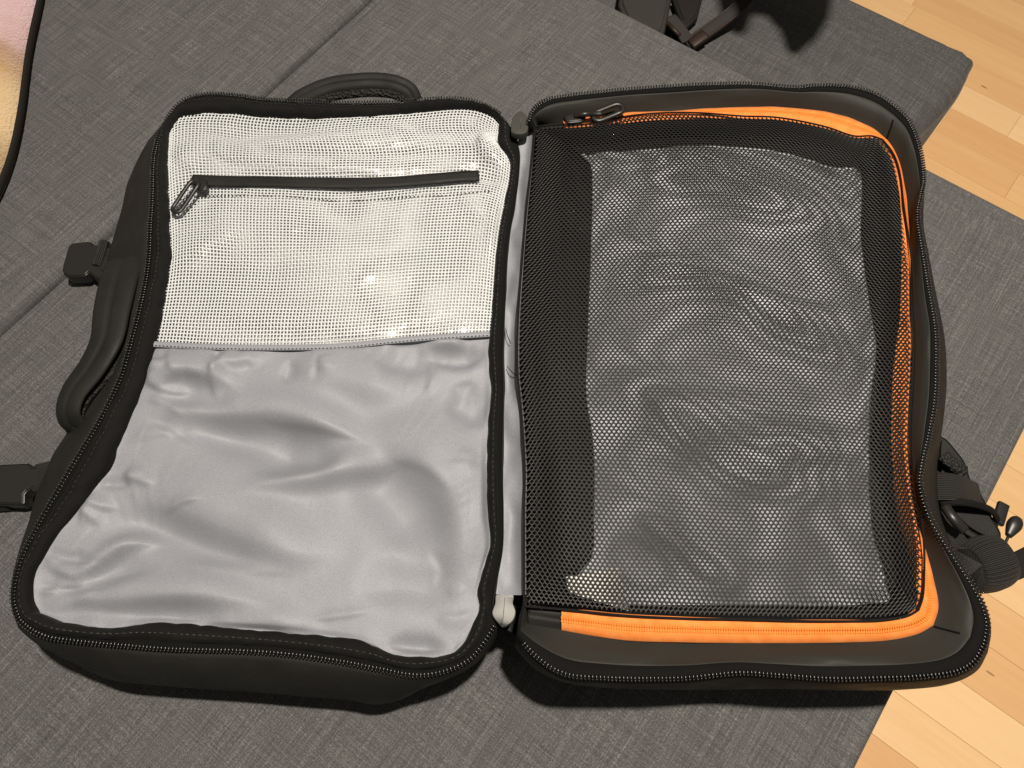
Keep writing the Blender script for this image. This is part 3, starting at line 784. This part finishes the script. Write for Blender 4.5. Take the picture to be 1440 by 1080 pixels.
# --- compartment under the net: dark walls, grey floor
mesh_s = sides(RMESH, .0915)
Me = loop(mesh_s)
rows = []
for (t, z) in [(0, .0865), (.06, .082), (.3, .070), (.6, .057), (.85, .050), (1.0, .0485), (1.03, .047)]:
    C = mixl(Me, Rf, t); C[:, 2] = z + nz(C, 30, .0016, 1.0) * math.sin(t * 3.0); rows.append(C)
floorP = Patch(rf['top'], rf['right'], rf['bottom'], rf['left'])
aa, bb = np.meshgrid(np.linspace(-.01, 1.01, 130), np.linspace(-.01, 1.01, 170))
Pl = floorP(aa, bb)
floor_folds = [
 ([(850,240),(960,260),(1080,290),(1200,320)], .02, .008),
 ([(850,300),(950,340),(1100,400),(1215,430)], .022, -.008),
 ([(840,420),(930,390),(1020,400),(1120,470),(1225,530)], .02, .010),
 ([(840,470),(950,500),(1080,540),(1220,600)], .024, -.009),
 ([(840,520),(920,560),(1000,640),(1100,680),(1215,700)], .02, .010),
 ([(840,620),(920,660),(1010,740),(1120,790)], .022, -.008),
 ([(850,700),(940,760),(1020,820),(1080,845)], .018, .008),
 ([(1060,620),(1130,640),(1200,650)], .015, .006),
 ([(850,760),(900,800),(930,840)], .015, -.005),
 ([(900,215),(980,230),(1060,240)], .012, .005)]
Pl[..., 2] += bed(aa, bb, .05) * (1.55 * ridges(Pl, floor_folds, .05) + nz(Pl, 9, .003, 3) + nz(Pl, 30, .0004, 8))
comp = part(loft('mesh_pocket', list(Pl), M['pocket_lining']))
comp['label'] = 'compartment with grey lining seen through black net'
loft('side_wall', rows, M['wall_black'], comp, closed_u=True)
# net: hexagonal cords
netP = Patch(mesh_s['top'], mesh_s['right'], mesh_s['bottom'], mesh_s['left'])
def net_h(P):
    return nz(P, 8, .0045, 2) + nz(P, 20, .0008, 7)
wid, hei = .295, .435
px, py = .0036, .0026
nc, nr = int(wid / px), int(hei / py)
nodes = {}; NV = []
def node(i, j, k):
    """two nodes per hexagonal cell"""
    key = (i, j, k)
    if key not in nodes:
        x = (i + (.5 if j % 2 else 0)) * px
        y = j * py + (k * 2 - 1) * py * .20
        nodes[key] = len(NV); NV.append((x / wid, y / hei))
    return nodes[key]
E_ = []
for j in range(1, nr):
    for i in range(1, nc):
        E_.append((node(i, j, 0), node(i, j, 1)))
        if j + 1 < nr:
            if j % 2 == 0:
                E_.append((node(i, j, 1), node(i, j + 1, 0))); E_.append((node(i, j, 1), node(i - 1, j + 1, 0)))
            else:
                E_.append((node(i, j, 1), node(i, j + 1, 0))); E_.append((node(i, j, 1), node(i + 1, j + 1, 0)))
NV = np.array(NV)
ew = smooth01(np.minimum(np.minimum(NV[:, 0], 1 - NV[:, 0]), np.minimum(NV[:, 1], 1 - NV[:, 1])) / .05)
wx = np.array([noise.noise((a * 3.2, b * 4.2, 1.7)) for a, b in NV]); wy = np.array([noise.noise((a * 3.2, b * 4.2, 8.1)) for a, b in NV])
NV[:, 0] += ew * .010 * wx; NV[:, 1] += ew * .008 * wy      # the knit is stretched unevenly
NV = np.clip(NV, 0, 1)
NP = netP(NV[:, 0], NV[:, 1])
dome = smooth01(np.minimum(np.minimum(NV[:, 0], 1 - NV[:, 0]) * wid, np.minimum(NV[:, 1], 1 - NV[:, 1]) * hei) / .03)
NP[:, 2] += .002 + dome * (.003 + net_h(NP))
E_ = np.array(E_); A = NP[E_[:, 0]]; B = NP[E_[:, 1]]
D = B - A; Ln = np.linalg.norm(D, axis=1); ok = Ln > 2e-4; A, B, D, Ln = A[ok], B[ok], D[ok], Ln[ok]
T = D / Ln[:, None]; S = np.cross(T, (0, 0, 1)); S /= np.linalg.norm(S, axis=1)[:, None]; U = np.cross(S, T)
rw, rh = .00066, .00042
A2 = A - T * .0001; B2 = B + T * .0001
prof = [(-1, 0), (-.5, .9), (.5, .9), (1, 0), (0, -.9)]
ring_a = [A2 + S * rw * a + U * rh * b for a, b in prof]; ring_b = [B2 + S * rw * a + U * rh * b for a, b in prof]
VV = np.stack(ring_a + ring_b, 1).reshape(-1, 3)
ne = len(A); k0 = np.arange(ne)[:, None] * 10
FF = np.concatenate([k0 + np.array([[q, (q + 1) % 5, 5 + (q + 1) % 5, 5 + q]]) for q in range(5)], 0)
me = bpy.data.meshes.new('net')
me.vertices.add(len(VV)); me.vertices.foreach_set('co', VV.astype(np.float32).ravel())
me.loops.add(FF.size); me.loops.foreach_set('vertex_index', FF.astype(np.int32).ravel())
me.polygons.add(len(FF)); me.polygons.foreach_set('loop_start', np.arange(0, FF.size, 4, dtype=np.int32)); 
me.polygons.foreach_set('use_smooth', np.ones(len(FF), bool))
me.update(calc_edges=True); me.validate(); me.materials.append(M['net'])
net = bpy.data.objects.new('net', me); COL.objects.link(net); net.parent = comp; net['kind'] = 'stuff'
# bound edge of the net
em = Me.copy(); em[:, 2] += .0016
rows = []
T = np.roll(em, -1, 0) - np.roll(em, 1, 0); T /= np.linalg.norm(T, axis=1)[:, None]
for p, t in zip(em, T):
    sd = np.cross(t, (0, 0, 1)); sd /= np.linalg.norm(sd)
    rows.append([p + sd * a + np.array((0, 0, b)) for a, b in oval(.0008, .0007, 8)])
V, fs, uv = strip(rows, closed_u=True, closed_v=True); obj('net_edge', V, fs, M['binding'], comp, uv=uv)

# --- grey gusset between the halves
gl_ = spline(pts([(716,184),(722,205),(724,235),(718,283),(710,325),(706,360),(703,427),(700,493),(701,560),(699,640),(701,720),(700,770),(693,808),(690,834)], .079), 120)
gr_ = spline(pts([(752,182),(751,207),(742,300),(737,360),(731,460),(731,527),(736,577),(741,660),(740,720),(740,800),(740,836)], .0905), 120)
rows = []
for t in np.linspace(0, 1, 14):
    C = gl_ * (1 - t) + gr_ * t
    C[:, 2] += -.006 * math.sin(t * math.pi) ** .8 + nz(C, 55, .009, 2.5, (1, .5)) * math.sin(t * math.pi) + nz(C, 110, .0016, 6) * math.sin(t * math.pi); rows.append(C)
gus = part(loft('hinge_gusset', rows, M['nylon'])); gus['label'] = 'narrow crumpled grey strip joining the two halves'
for c in ([(711,462,.081),(713,470,.083),(716,478,.084),(718,483,.082)], [(713,515,.081),(718,521,.084),(723,526,.085),(729,529,.087)]):
    sweep('loose_thread', spline(pts(c, .08), 14), oval(.0003, .0003, 6), M['tape'], gus)
sp_l = spline(pts([(700,205),(708,300),(696,500),(690,700),(688,830),(699,885)], .030), 60); sp_r = spline(pts([(757,200),(762,300),(755,520),(758,700),(752,830),(733,900)], .030), 60)
spine = part(loft('spine', [at_z(sp_l, .004)] + [mixl(sp_l, sp_r, t, .030 * math.sin(t * math.pi)) for t in np.linspace(0, 1, 9)] + [at_z(sp_r, .004)], M['shell'])); spine['label'] = 'black fabric spine under the grey strip, also standing in for shade in the gap'  # joins the shells; its black also stands in for shade at the hinge
# end stops of the main zipper
def stop(name, outline, zc_, zr, matl, ridge, label):
    out = spline(pts(outline, zc_), 48, closed=True)
    r0, r1 = np.array(W(*ridge[0], zr)), np.array(W(*ridge[1], zr))
    d = r1 - r0; L = d @ d
    def lift(k):
        C = out.copy(); t = np.clip(((out - r0) @ d) / L, 0, 1)[:, None]; q = r0 + t * d
        C = out * (1 - k) + q * k; return C
    rows = [at_z(out, zc_ - .006), at_z(out, zc_ - .001), lift(.06), lift(.98)]
    rows[1][:, :2] = out[:, :2]
    o = part(loft(name, rows, matl, closed_u=True, flip=True)); o['label'] = label
    m_ = o.modifiers.new('e', 'EDGE_SPLIT'); m_.split_angle = R(22)
    return o
stop('zipper_stop', [(698,836),(710,836),(722,837),(721,848),(725,860),(722,871),(715,878),(707,881),(699,874),(692,863),(696,849)], .088, .0965, M['metal'], ((710,840),(707,877)), 'silver metal end stop at the near end of the hinge')
stop('zipper_stop', [(720,186),(719,174),(723,161),(732,156),(740,161),(743,174),(741,186),(731,189)], .096, .0966, M['olive'], ((732,182),(732,164)), 'dark rubber end stop at the far end of the hinge')

# --- handles
def strap_profile(w, h, groove=.0):
    top = [(x * w, h * (1 - abs(x) ** 4 * .75) - groove * math.exp(-(x / .12) ** 2)) for x in np.linspace(1, -1, 15)]
    bot = [(x * w, -h * (1 - abs(x) ** 4 * .75)) for x in np.linspace(-1, 1, 9)]
    return top + bot
hp = spline(np.array([W(178,366,.070), W(168,392,.078), W(158,435,.083), W(150,478,.085), W(130,516,.084), W(103,553,.080), W(96,580,.074), W(106,600,.064), W(124,607,.052)]), 70)
tap = 1 - .28 * smooth01(np.linspace(0, 1, 70) * 1.6 - .3)
side = part(sweep('side_handle', hp, strap_profile(.0168, .0042, .0018), M['shell'], ups=[(-.06 - .25 * k, -.1, .95) for k in np.linspace(0, 1, 70)], taper=tap)); side['label'] = 'padded grab handle on the outer left edge'
hp2 = hp + np.array((.0080, -.001, -.0070)) * (np.sin(np.linspace(.15, math.pi - .1, 70))[:, None])
sweep('padding', hp2, oval(.0095, .004, 14), M['airmesh'], side, taper=tap)
tp = spline(np.array([W(410,150,.040), W(425,138,.045), W(462,122,.050), W(500,116,.052), W(532,115,.052), W(558,119,.050), W(576,129,.046), W(582,142,.040)]), 60)
toph = part(sweep('top_handle', tp, strap_profile(.0085, .0036, .001), M['shell'], up=(0, -.5, .8))); toph['label'] = 'padded carry handle at the far end of the left half'
sweep('padding', tp + np.array((0, -.0065, -.0050)), oval(.0062, .0032, 12), M['airmesh'], toph, up=(0, -.5, .8))

# --- side buckles
def outline(l, z): return [p[:2] for p in spline(pts(l, z), 60, closed=True)]
def outline_sharp(l, z): return [W(u, v_, z)[:2] for u, v_ in l]
bz = .0165
b1 = part(prism('buckle', outline_sharp([(100,341),(123,338.5),(128,340),(132,344),(137,344),(141,339),(146,337),(152,338),(152,366),(150,388),(138,391),(131,389),(127,386),(124,383),(121,386),(118,388),(95,388.5),(89,385),(87,379),(88,371),(93,354),(96,345)], bz), bz - .014, bz, M['plastic'], bev=.0018, seg=3)); b1['label'] = 'black side release buckle beside the grab handle'
sweep('strap_bar', spline(np.array([W(146,340,bz + .001), W(142,355,bz + .002), W(136,373,bz + .001)]), 14), oval(.0042, .0032, 12), M['webbing'], b1)
sweep('webbing', spline(np.array([W(140,366,bz - .004), W(158,364,bz + .004), W(176,362,bz + .020)]), 14), oval(.0125, .0016, 12, 4), M['webbing'], b1)
bz = .0195
b2 = part(prism('buckle', outline_sharp([(-34,656),(-30,654),(0,653),(39,651),(42,653),(45,657),(52,657),(66,654),(62,668),(56,686),(46,686),(38,690),(34,695),(34,707),(28,710),(0,709),(-30,710),(-35,706),(-40,690),(-40,668)], bz), bz - .014, bz, M['plastic'], bev=.0018, seg=3)); b2['label'] = 'larger black buckle cut by the left edge of the picture'
prism('release_tab', outline_sharp([(-30,700),(2,700),(6,714),(-30,716)], bz - .006), bz - .018, bz - .008, M['plastic'], b2, bev=.002)
sweep('webbing', spline(np.array([W(48,672,bz - .004), W(66,668,bz + .002), W(84,664,bz + .014)]), 14), oval(.0120, .0016, 12, 4), M['webbing'], b2)

# --- shoulder strap bundle hanging out on the right
pad = part(prism('shoulder_pad', outline([(1318,612),(1330,612),(1346,628),(1362,650),(1369,672),(1382,690),(1392,708),(1402,730),(1412,748),(1410,760),(1392,764),(1372,756),(1350,740),(1322,700)], .035), .004, .036, M['shell'], bev=.009, seg=5)); pad['label'] = 'padded shoulder strap end poking out on the right'
sweep('webbing', spline(np.array([W(1312,684,.048), W(1334,684,.050), W(1356,688,.046), W(1378,698,.034)]), 22), oval(.0115, .0011, 12, 4), M['webbing'], pad, up=(0, .1, 1))
sweep('fold', spline(np.array([W(1326,640,.042), W(1340,652,.043), W(1356,664,.040)]), 18), oval(.006, .003, 12), M['airmesh'], pad)
sweep('binding', spline(np.array([W(1322,708,.046), W(1344,706,.050), W(1370,709,.049), W(1394,718,.040), W(1404,732,.028)]), 26), oval(.0030, .0018, 10), M['binding'], pad)
sweep('ladder_bar', spline(np.array([W(1329,712,.052), W(1340,728,.055), W(1356,746,.052)]), 16), oval(.0042, .0030, 10), M['plastic'], pad)
adj = part(sweep('webbing_strap', spline(np.array([W(1312,716,.036), W(1326,734,.038), W(1342,756,.040), W(1352,768,.040)]), 20), oval(.0085, .0013, 12, 4), M['webbing'], up=(.2, 0, 1))); adj['label'] = 'ribbed grey-black adjuster webbing beside the zipper'
# rolled-up webbing
rc0, rc1 = np.array(W(1362, 800, .030)), np.array(W(1408, 786, .026))
path = spline(np.array([rc0 + (rc1 - rc0) * t for t in np.linspace(0, 1, 6)]), 24)
roll = part(sweep('strap_roll', path, oval(.0215, .0195, 28, 2.3), M['webbing'], taper=[.80 + .2 * math.sin(k * math.pi) ** .5 for k in np.linspace(.0, 1, 24)])); roll['label'] = 'rolled black webbing below the shoulder strap'
sweep('strap_tail', spline(np.array([W(1398,806,.018), W(1420,800,.012), W(1445,788,.004), W(1475,772,-.01)]), 20), oval(.0105, .0013, 12, 4), M['bagblack'], roll, up=(0, .5, 1))
for (a, b, c, w, h_, nm) in (((1396,752,.03), (1403,736,.028), (1411,709,.026), .0044, .0022, 'end_tab'), ((1410,772,.026), (1418,754,.026), (1432,728,.026), .0056, .0040, 'cord_toggle')):
    cord = part(sweep('pull_cord', spline(np.array([W(*a), W(*b)]), 6), oval(.0012, .0012, 8), M['plastic'])); cord['label'] = 'short black cord with ' + ('a flat end tab' if nm == 'end_tab' else 'a rounded toggle')
    e0, e1 = np.array(W(*b)), np.array(W(*c))
    sweep(nm, spline(np.array([e0, (e0 + e1) / 2, e1]), 12), oval(w, h_, 16, 5 if nm == 'end_tab' else 2.5), M['plastic'], cord, taper=[.45, .55, .66, .76, .86, .94, 1, 1, .97, .9, .75, .45] if nm == 'cord_toggle' else None)

# ------------------------------------------------------------------ white label inside the right half
lb = pts([(795,812),(832,806),(868,797),(876,828),(884,860),(840,846),(800,834)], .062)
zz = .0635
o = prism('paper_label', [p[:2] for p in lb], zz - .0004, zz, M['paper'], bev=0)
tag(o, 'small white paper label showing through the black net', 'label')

# ------------------------------------------------------------------ fleece blanket (far left)
bo = empty('blanket', W(-60, 120, 0)); B0 = Vector(bo.location)
tag(bo, 'pink and yellow fleece blanket with dark hem at the far left corner', 'blanket')
edge = spline(pts([(70,-90),(60,-40),(52,0),(43,40),(37,70),(32,105),(26,150),(15,205),(2,245),(-14,280),(-40,320)], .012), 120)
rows = []
for t in np.linspace(0, 1, 40):
    C = edge.copy(); C[:, 0] -= t * .30; C[:, 1] += t * .05
    h = .020 * smooth01(t * 14) ** .6
    C[:, 2] = .004 + h + nz(C, 14, .010, 3) * smooth01(t * 8) + nz(C, 60, .002, 6) * smooth01(t * 20); rows.append(C)
under = [at_z(r_, .0015) for r_ in (rows[-1], rows[0])]
fo = loft('fleece', rows + under, M['fleece'], bo, closed_v=True); fo.location = -B0
he = sweep('hem', edge + np.array((.0012, 0, -.003)), oval(.0025, .0048, 12), M['hem'], bo); he.location = -B0

# ------------------------------------------------------------------ dark bag on the footstool (near corner in view; raised sheets and tall body added for a shadow)
ho = empty('handbag', (0, 0, 0)); hb = np.array(W(985, -60, -.115)); ho.location = hb; H0 = Vector(hb)
tag(ho, 'dark bag with brown edged strap lying on the footstool at the top edge', 'bag')
zb = -.112
def hbp(o): o.parent = ho; o.location = -H0; return o
hbp(prism('flap_or_shadow_caster', outline_sharp([(896,60),(936,40),(941,18),(946,-10),(950,-60),(880,-60),(870,0)], -.070), -.110, -.072, M['cloth2'], bev=.006))
hbp(prism('body', outline_sharp([(946,-10),(990,-10),(983,18),(966,34),(958,22)], -.095), -.113, -.098, M['bagblack'], bev=.004))
L0 = np.array(lamp.location)
def toward_lamp(u, v_, z):
    p = np.array(W(u, v_, -.113)); return (p + (L0 - p) * (z - p[2]) / (L0[2] - p[2]))[:2]
shadow_out = [toward_lamp(u, v_, .25) for u, v_ in ((1000,-40),(1012,10),(1032,46),(1050,44),(1060,18),(1078,20),(1098,42),(1108,70),(1122,76),(1150,52),(1168,22),(1180,-40))]  # outline of the shadow blotch, carried up toward the lamp
shadow_caster = hbp(prism('flap_or_shadow_caster', shadow_out, .243, .251, M['bagblack'], bev=.003))  # added sheet out of view, shaped to cast the blotch on the footstool
hbp(prism('body', [(.05, .90), (.29, .90), (.29, .972), (.05, 1.03)], -.116, .245, M['bagblack'], bev=.012))  # unseen tall body, added to hold up the shadow-casting sheet
hbp(prism('flap_or_shadow_caster', [shadow_out[0] + np.array((.004, -.004)), shadow_out[-1] + np.array((-.004, -.004)), np.array((.40, .94)), np.array((.20, .94))], .2435, .2505, M['bagblack'], bev=.003))  # added link between the shadow-casting sheet and the tall body
sp = spline(np.array([W(967,66,-.108), W(985,52,-.104), W(1010,34,-.098), W(1035,14,-.090), W(1056,-12,-.080), W(1075,-45,-.06)]), 40)
st_ = hbp(sweep('strap', sp, oval(.0085, .0055, 14, 2.6), M['cloth2']))
for sgn in (-1, 1):
    T = np.gradient(sp, axis=0); T /= np.linalg.norm(T, axis=1)[:, None]; S = np.cross(T, (0, 0, 1))
    sweep('strap_edge', sp + S * .0082 * sgn + np.array((0, 0, .001)), oval(.0016, .0032, 8), M['leather'], st_)
sweep('strap_tip', spline(np.array([W(971,63,-.102), W(981,56,-.0985), W(992,48,-.096)]), 10), oval(.0078, .003, 12, 3), M['leather'], st_)
hbp(sweep('tab', spline(np.array([W(942,24,-.100), W(952,36,-.100), W(968,58,-.102)]), 16), oval(.009, .002, 12, 3), M['cloth2']))
hbp(sweep('cord', spline(np.array([W(938,32,-.098), W(948,42,-.096), W(956,50,-.10)]), 12), oval(.003, .0025, 10), M['leather']))
